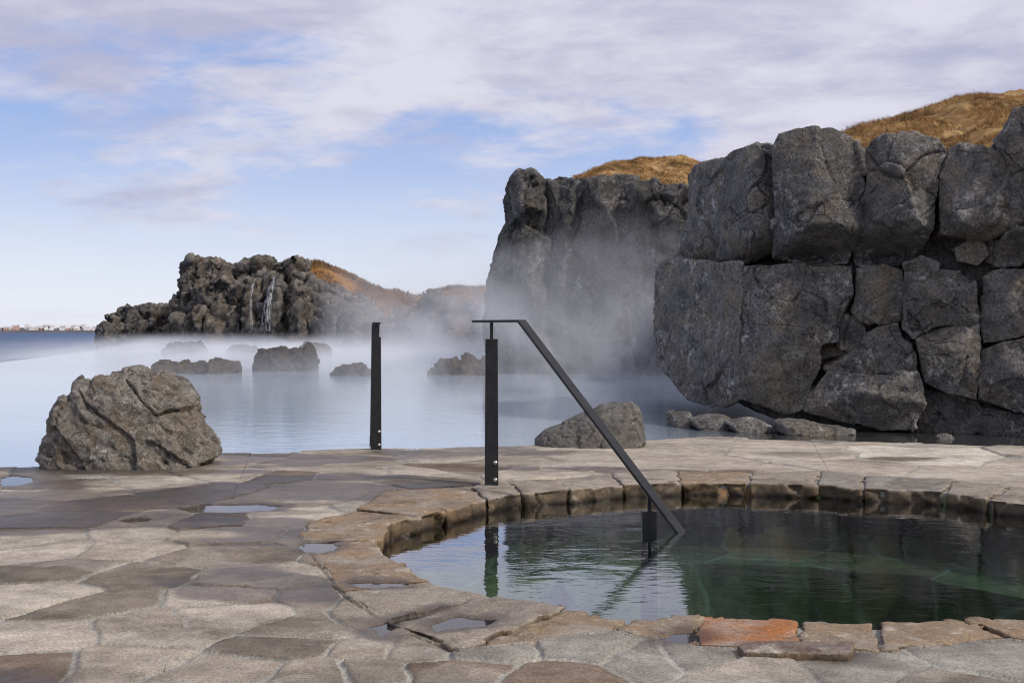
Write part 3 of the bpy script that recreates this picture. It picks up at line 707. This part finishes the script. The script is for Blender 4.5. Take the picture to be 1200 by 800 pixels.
# ================================================================== far shore cliffs
def knobs(parent, org, topf, base, x0, x1, d, dj, wid, mat, rows, voxel, amp):
    """rounded basalt columns along a skyline topf(px)"""
    for row in range(rows):
        x = x0
        while x < x1:
            w_ = wid * random.uniform(.7, 1.35) * (.8 if row == 0 else 1.1); cx = x + w_ / 2; x += w_ * .78
            ty = topf(cx) - 3.5 + (random.uniform(-3, 3) if row == 0 else random.uniform(.15, .75) * (base - topf(cx)))
            if base - ty < 6: continue
            dd = d + dj * (cx - x0) / (x1 - x0) - row * 1.3 + random.uniform(-.6, .6); hw = w_ * .62; by = base + 3
            hgt = by - ty
            poly = [(cx - hw, by), (cx - hw * 1.02, ty + min(hgt * .5, w_ * .8)), (cx - hw * .9, ty + w_ * random.uniform(.08, .3)), (cx - hw * random.uniform(.2, .6), ty), (cx + hw * random.uniform(.3, .7), ty + random.uniform(0, 1.5)), (cx + hw * .92, ty + w_ * random.uniform(.1, .35)), (cx + hw, ty + min(hgt * .5, w_ * .8)), (cx + hw * 1.02, by)]
            rock("rock_column", [prism(poly, lambda px: dd, (0, 4.5, 0), .3, [(cx, ty + hgt * .35, .5), (cx, ty + hgt * .7, .5)])], voxel, 1, 1.3, amp, mat, parent, org, 1.1, .9, (1, 1, .95))
st = empty("sea_stack", (-26, 87, LZ)); tag(st, "low cluster of knobbly basalt columns at the lagoon's outer end beside the open sea", "rock stack")
knobs(st, (-26, 87, LZ), lambda x: float(np.interp(x, [115,121,132,148,160,190,200,208], [385,378,371,362,359,360,362,372])), 408, 115, 204, 87, 0, 11, M["far"], 2, .14, .42)
fc = empty("waterfall_cliff", (-20, 80, LZ)); tag(fc, "lumpy brown-grey far cliff with a thin waterfall running down its face", "cliff")
ftop = lambda x: float(np.interp(x, [204,215,217,222,234,246,256,270,285,292,311,322,330,335,345,349,365,382,400,425], [352,346,311,305,303,306,314,313,312,307,307,315,313,305,306,322,333,340,345,352]))
knobs(fc, (-20, 80, LZ), ftop, 407, 206, 425, 81, -4, 13, M["far"], 4, .15, .5)
core = prism([(212,350),(222,318),(260,324),(330,322),(350,335),(425,360),(425,409),(206,409)], lambda px: 82.5, (0, 8, 0), .3)
rock("rock_core", [core], .4, 2, 2.2, .4, M["far"], fc, (-20, 80, LZ))
oc = empty("rocky_outcrop", (-4, 62, LZ)); tag(oc, "pale grey-brown rocky bank behind the steam between the hill and the tall bluff", "rock outcrop")
otop = lambda x: float(np.interp(x, [400,440,484,496,507,520,535,560,620], [385,378,366,352,344,352,360,366,372]))
knobs(oc, (-4, 62, LZ), otop, 418, 408, 625, 68, -10, 24, M["slope"], 3, .2, .6)
core = prism([(405,398),(440,390),(490,360),(507,352),(560,372),(640,378),(640,420),(405,420)], lambda px: 68, (0, 10, 0), .4)
rock("rock_core", [core], .45, 2, 2.4, .7, M["slope"], oc, (-4, 62, LZ))

# waterfall
t = NT("falling_water"); P = t.pos((1, 1, .22)); n_ = t.noise(P, 8, 8, .85, .5)
pb = t.n("ShaderNodeBsdfPrincipled"); pb.inputs["Base Color"].default_value = (.8, .82, .86, 1); pb.inputs["Roughness"].default_value = .5
g = t.n("ShaderNodeNewGeometry"); t2 = t.n("ShaderNodeBsdfTransparent"); mx = t.n("ShaderNodeMixShader")
sz_ = t.n("ShaderNodeSeparateXYZ"); t.l(g.outputs["Position"], sz_.inputs[0]); t.l(t.math("MULTIPLY", t.mr(n_, .48, .62), t.mr(sz_.outputs[2], .6, 3.6, .25, .95)), mx.inputs[0]); t.l(t2.outputs[0], mx.inputs[1]); t.l(pb.outputs[0], mx.inputs[2]); t.l(mx.outputs[0], t.out.inputs[0]); M["fall"] = t.m
for pts, lab, gname in (([(322,322,2),(320,331,4),(317,342,7),(314,355,9),(312,372,11),(311,388,12)], "main white waterfall spilling down the far cliff", None), ([(299,326,2),(296,335,4),(294,345,3),(294,365,3),(295,388,4)], "fainter thin trickle left of the main waterfall", None)):
    bm = bmesh.new(); rows = []
    dfront = 72.8
    for x, y, w_ in pts: rows.append([bm.verts.new(Vector(W(x - w_ / 2 + w_ * k / 4, y, dfront - .35 * math.sin(k / 4 * math.pi)))) for k in range(5)])
    for a, b in zip(rows, rows[1:]):
        for k in range(4): bm.faces.new((a[k], a[k + 1], b[k + 1], b[k]))
    bs = Vector(W(pts[-1][0], 407, dfront))
    for v in bm.verts: v.co -= bs
    o = bm_obj("waterfall", bm, M["fall"], loc=bs, smooth=True); tag(o, lab, "waterfall")

# ================================================================== grassy hills
def grass_mat(name, a, b, c_, k):
    t = NT(name); P = t.pos(); n1 = t.noise(P, .9 * k, 6, .6, .5); n2 = t.noise(P, 6 * k, 6, .7)
    c = t.ramp(n1, [(.32, a), (.5, b), (.68, c_)]); c = t.mix(1.0, c, t.ramp(n2, [(.3, (.5, .5, .5)), (.7, (1.4, 1.4, 1.4))]), "MULTIPLY")
    t.bsdf(c, .95, t.bump(n2, .8, .15 / k), .1); return t.m
M["turf"] = grass_mat("dry_turf", (.11, .072, .04), (.33, .20, .085), (.50, .335, .16), 1.6)
M["blade"] = grass_mat("dry_grass", (.13, .08, .042), (.46, .275, .115), (.68, .48, .24), 1.6)
M["farturf"] = grass_mat("far_turf", (.07, .045, .02), (.24, .12, .03), (.32, .18, .055), .5)
M["rust"] = grass_mat("rust_turf", (.09, .05, .018), (.26, .12, .025), (.33, .165, .045), .35)
def hill(name, x0, x1, front, crest, d0, d1, mat, lump, nu=120, nv=60, tail=14):
    us = np.linspace(x0, x1, nu); ts = np.linspace(0, 1, nv); fr = np.interp(us, *zip(*front)); cr = np.interp(us, *zip(*crest)); V = []
    for t_ in ts:
        d = d0 + (d1 - d0) * t_; e = math.sin(t_ * math.pi / 2)
        py = fr + (cr - fr) * e; V.append(np.stack([(us - CX) / F * d, us * 0 + d, EYE + (HY - py) / F * d], 1))
    V.append(V[-1] + (0, tail * .35, -.1)); V.append(V[-1] + (0, tail, -5)); foot = V[0] + (0, .1, 0); foot[:, 2] = LZ - .2
    V = np.concatenate(V); Q_ = V / lump
    V[:, 2] += lump * .16 * fbm(Q_ + 3, 4) + lump * .03 * ridged(Q_ * 3, 2)
    Fh = grid_faces(nu, nv + 2); a = np.arange(nu); b = a + len(V)
    o = np_mesh(name, np.concatenate([V, foot]), np.concatenate([Fh, np.stack([a[:-1], b[:-1], b[1:], a[1:]], 1)]), mat); tag(o, kind="structure"); return V[:nu * nv].reshape(nv, nu, 3)
def tufts(name, S, n, h, wdt, mat, spread=.5):
    nv, nu, _ = S.shape; i = rng.uniform(0, nv - 1.01, n); j = rng.uniform(0, nu - 1.01, n); a, b = i.astype(int), j.astype(int); fi, fj = (i - a)[:, None], (j - b)[:, None]
    P = (S[a, b] * (1 - fi) + S[a + 1, b] * fi) * (1 - fj) + (S[a, b + 1] * (1 - fi) + S[a + 1, b + 1] * fi) * fj
    dens = perlin(P * 2.2 / max(h * 8, .3) * .3); k = dens > -.25; P = P[k]; n = len(P)
    hh = h * rng.uniform(.4, 1.15, n) * (1 + .5 * dens[k]); ang = rng.uniform(0, 6.28, n); ln = rng.normal(0, spread, (n, 2)) * hh[:, None] + np.array((-.35, 0)) * hh[:, None]
    sx = np.stack([np.cos(ang), np.sin(ang), ang * 0], 1) * wdt; tip = P + np.concatenate([ln, hh[:, None]], 1)
    V = np.concatenate([P - sx, P + sx, tip]); Fc = np.stack([np.arange(n), np.arange(n) + n, np.arange(n) + 2 * n], 1)
    o = np_mesh(name, V, Fc, mat, smooth=False); tag(o, kind="stuff"); return o
H1 = hill("hill", 985, 1330, [(985,182),(1080,185),(1130,182),(1200,165),(1330,160)], [(985,170),(1006,160),(1040,150),(1090,131),(1130,121),(1170,113),(1200,112),(1330,108)], 13.4, 19.5, M["turf"], 1.1)
tufts("grass", H1, 52000, .055, .005, M["blade"], .9)
H2 = hill("hill", 672, 900, [(672,222),(700,213),(760,217),(812,228),(900,225)], [(672,212),(690,204),(720,195),(760,190),(800,189),(830,193),(870,190),(900,190)], 29.8, 39, M["turf"], 1.6)
tufts("grass", H2, 42000, .075, .010, M["blade"], .9)
H3 = hill("hill", 335, 660, [(335,338),(380,352),(440,382),(500,398),(660,400)], [(335,309),(347,308),(372,309),(396,317),(420,329),(450,339),(486,349),(520,350),(660,352)], 84, 97, M["rust"], 4.0)
tufts("grass", H3, 16000, .32, .05, M["farturf"])
H4 = hill("hill", 505, 700, [(505,356),(560,370),(620,380),(700,380)], [(505,350),(520,345),(535,342),(550,341),(575,337),(700,330)], 66, 76, M["farturf"], 3.0)
tufts("grass", H4, 12000, .28, .04, M["farturf"])
# rust moss on the bluff's side ledge
# ================================================================== boulders
poly = [(41,548),(40,536),(44,520),(51,503),(53,480),(62,465),(79,457),(83,445),(97,441),(104,444),(106,434),(125,428),(152,424),(164,431),(184,431),(194,440),(205,443),(217,460),(229,474),(241,494),(251,508),(257,530),(240,540),(150,548)]
poly = [(158 + (x - 149) * .95, 548 - (548 - y) * .985) for x, y in poly]
s_ = boulder_solid(poly, 8.55, .50, 9)
b0 = (-2.9, 8.55, 0)
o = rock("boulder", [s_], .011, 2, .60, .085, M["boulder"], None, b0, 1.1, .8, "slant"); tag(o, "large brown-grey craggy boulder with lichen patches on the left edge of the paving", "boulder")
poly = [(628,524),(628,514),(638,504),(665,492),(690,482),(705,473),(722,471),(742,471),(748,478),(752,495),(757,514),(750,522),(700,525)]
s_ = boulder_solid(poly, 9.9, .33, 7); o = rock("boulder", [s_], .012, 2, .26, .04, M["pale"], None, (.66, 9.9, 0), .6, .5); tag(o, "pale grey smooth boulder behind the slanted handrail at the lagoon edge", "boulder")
LR = [([(180,436),(186,428),(200,425),(222,426),(238,427),(248,422),(262,421),(276,426),(281,437)], 29.5, 1.1, "long low dark rock in the lagoon just behind the large boulder"),
 ([(301,432),(305,420),(316,411),(330,408),(345,407),(352,404),(362,410),(368,419),(369,432)], 31.5, 1.3, "humped brown rock in the lagoon left of the slim dark post"),
 ([(388,440),(396,433),(405,428),(412,426),(422,429),(430,434),(432,440)], 28, .7, "small pointed rock just left of the slim dark post"),
 ([(498,438),(510,431),(522,424),(538,420),(547,416),(552,420),(566,424),(576,430),(582,438)], 28.8, 1.2, "low peaked rock fading in the steam between the two handrail posts"),
 ([(192,414),(205,407),(222,403),(236,402),(240,409),(241,414)], 56, 1.6, "flat rock veiled in steam in front of the sea stack"),
 ([(268,412),(276,406),(286,403),(298,405),(302,412)], 58, 1.3, "small dark rock in the water below the waterfall"),
 ([(345,413),(352,405),(362,401),(374,402),(383,408),(384,414)], 50, 1.4, "brown rock peeking out behind the humped rock")]
for poly, d, dep, lab in LR:
    s_ = boulder_solid(poly, d, dep); b0 = W(sum(p[0] for p in poly) / len(poly), max(p[1] for p in poly), d)
    o = rock("lagoon_rock", [s_], .05 if d < 40 else .09, 2, .62 if d < 40 else 1.1, .20 if d < 40 else .30, M["wet"], None, b0, 1.1, .9); tag(o, lab, "rock", "rocks standing in the lagoon")

# ================================================================== handrails
t = NT("black_steel"); P = t.pos(); t.bsdf(t.mix(t.mr(t.noise(P, 18, 6, .7), .4, .7), (.007, .007, .0075), (.018, .018, .019)), t.mr(t.noise(P, 30, 4), .3, .7, .32, .5), t.bump(t.noise(P, 160, 3), .12, .002), .45); M["steel"] = t.m
t = NT("bolt_metal"); t.bsdf((.55, .5, .46), .3, None, .5, 1.0); M["bolt"] = t.m
def bar(bm, a, b, wdt, thk, up=Vector((0, 0, 1)), bev=.003, tail=None):
    a, b = Vector(a), Vector(b); d = (b - a).normalized(); side = d.cross(up).normalized(); nrm = side.cross(d)
    w2 = wdt / 2; wb = (tail or wdt) / 2; vs = []
    for p, ww in ((a, w2), (b, wb)):
        for sx, sn in ((-1, -1), (1, -1), (1, 1), (-1, 1)): vs.append(bm.verts.new(p + side * ww * sx + nrm * thk / 2 * sn))
    fs = [(3, 2, 1, 0), (4, 5, 6, 7)] + [(i, (i + 1) % 4, (i + 1) % 4 + 4, i + 4) for i in range(4)]
    ff = [bm.faces.new([vs[i] for i in f]) for f in fs]
    bmesh.ops.recalc_face_normals(bm, faces=ff)
    es = {e for f in ff for e in f.edges}; bmesh.ops.bevel(bm, geom=list(es), offset=bev, segments=2, affect="EDGES", profile=.7)
def handrail(base, ang, run, drop_to, label, post2, bolts_on):
    """base: foot of the first post; ang: plan direction of the rail (radians from +x)"""
    root = empty("handrail", (base[0], base[1], 0)); tag(root, label, "handrail")
    u = Vector((math.cos(ang), math.sin(ang), 0)); n = Vector((-u.y, u.x, 0))
    zt = 1.066
    # first post: an upright channel slightly wider at its foot
    def post(z0, z1, at, face):
        bm = bmesh.new(); q = face
        sd = Vector((-q.y, q.x, 0))
        bar(bm, at + Vector((0, 0, z1)), at + Vector((0, 0, z0)), .078, .012, q, .002, .088)
        bar(bm, at + sd * -.034 - q * .028 + Vector((0, 0, z1)), at + sd * -.039 - q * .028 + Vector((0, 0, z0)), .010, .046, q, .002)
        bar(bm, at + sd * .034 - q * .028 + Vector((0, 0, z1)), at + sd * .039 - q * .028 + Vector((0, 0, z0)), .010, .046, q, .002)
        return bm_obj("post", bm, M["steel"], root)
    face = bolts_on
    p = post(-.02, .945, Vector((0, 0, 0)), face)
    for z in (.045, .155):
        bm = bmesh.new(); bmesh.ops.create_uvsphere(bm, u_segments=16, v_segments=8, radius=.015)
        for v in bm.verts: v.co.z = max(v.co.z, -.002) * .7
        rot = Vector((0, 0, 1)).rotation_difference(face).to_matrix()
        bmesh.ops.rotate(bm, verts=bm.verts, matrix=rot)
        sd = Vector((-face.y, face.x, 0))
        bmesh.ops.translate(bm, verts=bm.verts, vec=face * .0065 + sd * (-.024 if sd.x < 0 else .024) + Vector((0, 0, z))); bm_obj("bolt", bm, M["bolt"], p, smooth=True)
    bm = bmesh.new(); bar(bm, face * -.02 + Vector((0, 0, zt - .012)), face * -.02 + Vector((0, 0, .90)), .021, .021, face, .002); bm_obj("stem", bm, M["steel"], root)
    # the hand bar: level, then down at a slant
    s0, s1, L_ = -.16, .29, run
    bm = bmesh.new(); w2, t2 = .034, .016
    prof = [u * s0 + Vector((0, 0, zt)), u * s1 + Vector((0, 0, zt)), u * L_ + Vector((0, 0, drop_to))]
    slope = (prof[2] - prof[1]).normalized(); nrm2 = Vector((0, 0, 1)) - slope * slope.z; nrm2.normalize(); mit = (Vector((0, 0, 1)) + nrm2).normalized(); mit = mit / mit.dot(Vector((0, 0, 1)))
    dn = [Vector((0, 0, -t2)), mit * -t2, nrm2 * -t2]; rings = []
    for pt, d_ in zip(prof, dn): rings.append([bm.verts.new(pt + n * sx * w2 + (d_ if lo else Vector())) for sx, lo in ((-1, 0), (1, 0), (1, 1), (-1, 1))])
    for a, b in zip(rings, rings[1:]):
        for i in range(4): bm.faces.new((a[i], a[(i + 1) % 4], b[(i + 1) % 4], b[i]))
    bm.faces.new(rings[0]); bm.faces.new(rings[-1][::-1]); bmesh.ops.recalc_face_normals(bm, faces=bm.faces[:])
    bmesh.ops.bevel(bm, geom=[e for e in bm.edges], offset=.0022, segments=2, affect="EDGES")
    bm_obj("hand_bar", bm, M["steel"], root)
    # second post under the slant, standing in the water
    s2 = post2; zr = zt + (drop_to - zt) * (s2 - s1) / (L_ - s1)
    bm = bmesh.new(); at = u * s2
    bar(bm, at + Vector((0, 0, zr - .015)), at + Vector((0, 0, zr - .14)), .020, .020, face, .002); bm_obj("stem", bm, M["steel"], root)
    return root, at, zr, post
A = Vector((-.131, 7.28, 0)); u_ang = math.atan2(-1.2, 1.056)
rt, at, zr, post = handrail(A, u_ang, 1.60, -.10, "black steel handrail with a flat slanted bar running down into the round pool", 1.345, Vector((0, -1, 0)))
post(-.60, zr - .125, at, Vector((0, -1, 0)))
B = Vector((-1.134, 9.5, 0)); ub = math.atan2(9.5, -1.3)
rt, at, zr, post = handrail(B, ub, 1.66, -.16, "black steel handrail seen end-on at the lagoon edge, its bar dropping away into the lagoon", 1.345, Vector((.12, -1, 0)).normalized())
post(-.60, zr - .125, at, Vector((0, -1, 0)))

# ================================================================== town on the far shore
t = NT("shore_land"); t.bsdf(t.mix(t.noise(t.pos((.02, .02, .3)), 1, 5), (.05, .05, .055), (.16, .14, .13)), .9); M["land"] = t.m
us = np.linspace(-1900, -500, 200); V = []
for dy, z in ((0, -2.05), (6, .4), (60, 2.2), (160, 4.5), (420, 5.5)):
    V.append(np.stack([us, us * 0 + 1500 + dy, us * 0 + z + (0 if dy < 6 else 1.2) * fbm(np.stack([us * .012, us * 0 + dy, us * 0], 1), 3)], 1))
o = np_mesh("headland", np.concatenate(V), grid_faces(200, 5), M["land"]); tag(o, kind="structure")
t = NT("house_paint"); oi = t.n("ShaderNodeObjectInfo"); t.bsdf(oi.outputs["Color"], .8); M["house"] = t.m
t = NT("house_roof"); oi = t.n("ShaderNodeObjectInfo"); t.bsdf(t.mix(t.mr(oi.outputs["Random"], 0, 1), (.30, .24, .23), (.62, .62, .65)), .8); M["roof"] = t.m
LABS = {}
def house(x, y, z, w_, dp, h, gable, colr, cname):
    bm = bmesh.new(); x0, x1, y0, y1 = -w_ / 2, w_ / 2, -dp / 2, dp / 2
    P_ = [bm.verts.new(v) for v in ((x0, y0, -4), (x1, y0, -4), (x1, y1, -4), (x0, y1, -4), (x0, y0, h), (x1, y0, h), (x1, y1, h), (x0, y1, h))]
    for f in ((0, 1, 5, 4), (1, 2, 6, 5), (2, 3, 7, 6), (3, 0, 4, 7)): bm.faces.new([P_[i] for i in f])
    r0, r1 = bm.verts.new((x0, 0, h + gable)), bm.verts.new((x1, 0, h + gable))
    fr = [bm.faces.new((P_[4], P_[5], r1, r0)), bm.faces.new((P_[6], P_[7], r0, r1))]; bm.faces.new((P_[4], r0, P_[7])); bm.faces.new((P_[5], P_[6], r1))
    for f in fr: f.material_index = 1
    bmesh.ops.recalc_face_normals(bm, faces=bm.faces[:])
    o = bm_obj("house", bm, M["house"], loc=(x, y, z)); o.data.materials.append(M["roof"]); o.color = (*colr, 1)
    tag(o, "tiny %s house in the row along the distant shore" % cname, "house", "%s houses on the distant shore" % cname)
HC = [((.8, .79, .79), "white"), ((.8, .79, .79), "white"), ((.8, .79, .79), "white"), ((.66, .6, .53), "cream"), ((.5, .33, .27), "reddish"), ((.42, .41, .43), "grey")]
x = -715.0
while x < -535:
    w_ = random.uniform(3.5, 9); c_, nme = random.choice(HC); row = random.choice((0, 0, 1))
    house(x + w_ / 2, 1530 + row * 90, 1.2 + row * 2.5, w_, 9, random.uniform(2.2, 4), random.uniform(1.2, 2.4), c_, nme); x += w_ * random.uniform(.55, 1.0)

# ================================================================== steam over the lagoon
STEAM = True
if STEAM:
    t = NT("steam"); g = t.n("ShaderNodeNewGeometry"); s_ = t.n("ShaderNodeSeparateXYZ"); t.l(g.outputs["Position"], s_.inputs[0]); X_, Y_, Z_ = s_.outputs
    n1 = t.noise(t.pos((.30, .22, .40)), 1.0, 4, .55, .6)
    n2 = t.noise(t.pos((1.2, .8, .8)), 1.0, 5, .62, 1.2)
    n3 = t.noise(t.pos((.16, .10, .5)), 1.0, 6, .62, 1.2)
    nn = t.math("ADD", t.math("MULTIPLY", n1, .7), t.math("MULTIPLY", n2, .3))
    hz = t.mr(Z_, -.1, 1.0, 1, 0); hz = t.math("POWER", hz, 2.2)                         # low sheet of steam
    near = t.mr(Y_, 18, 44, 0, 1)
    nearp = t.math("MULTIPLY", t.mr(Y_, 12.5, 20, 0, 1), t.mr(Y_, 34, 58, 1, .13))
    low = t.math("MULTIPLY", t.math("MULTIPLY", hz, near), t.mr(n3, .42, .60, .06, 1))
    plume = t.math("MULTIPLY", t.mr(Z_, 0, 4.2, 1, 0), t.mr(nn, .50, .61, 0, 1))          # rising wisps
    plume = t.math("MULTIPLY", plume, t.math("MULTIPLY", nearp, t.mr(t.math("ADD", X_, t.math("MULTIPLY", Y_, .17)), -.3, 3.0, .0, 1)))
    den = t.math("ADD", t.math("MULTIPLY", low, .24), t.math("MULTIPLY", plume, .19))
    vs_ = t.n("ShaderNodeVolumePrincipled"); vs_.inputs["Color"].default_value = (.98, .97, .97, 1); vs_.inputs["Anisotropy"].default_value = .1; t.l(den, vs_.inputs["Density"])
    t.l(vs_.outputs[0], t.out.inputs["Volume"]); M["steam"] = t.m
    bm = bmesh.new()
    sec = [(12.8, -1, 4.6, .7), (16.5, -8, 5.2, 1.9), (21, -12, 6.2, 3.2), (26, -15, 5.5, 4.0), (40, -19, 5, 4.2), (60, -22, 3, 4.2), (78, -26, -4, 4.2)]
    rows = []
    for y, x0, x1, z in sec: rows.append([bm.verts.new(v) for v in ((x0, y, LZ + .01), (x1, y, LZ + .01), (x1 - .3, y, z), (x0 + 1.5, y, z * .8))])
    for a, b in zip(rows, rows[1:]):
        for i in range(4): bm.faces.new((a[i], a[(i + 1) % 4], b[(i + 1) % 4], b[i]))
    bm.faces.new(rows[0]); bm.faces.new(rows[-1][::-1]); bmesh.ops.recalc_face_normals(bm, faces=bm.faces[:])
    o = bm_obj("steam", bm, M["steam"]); tag(o, "white steam drifting over the warm lagoon", None, None, "stuff")
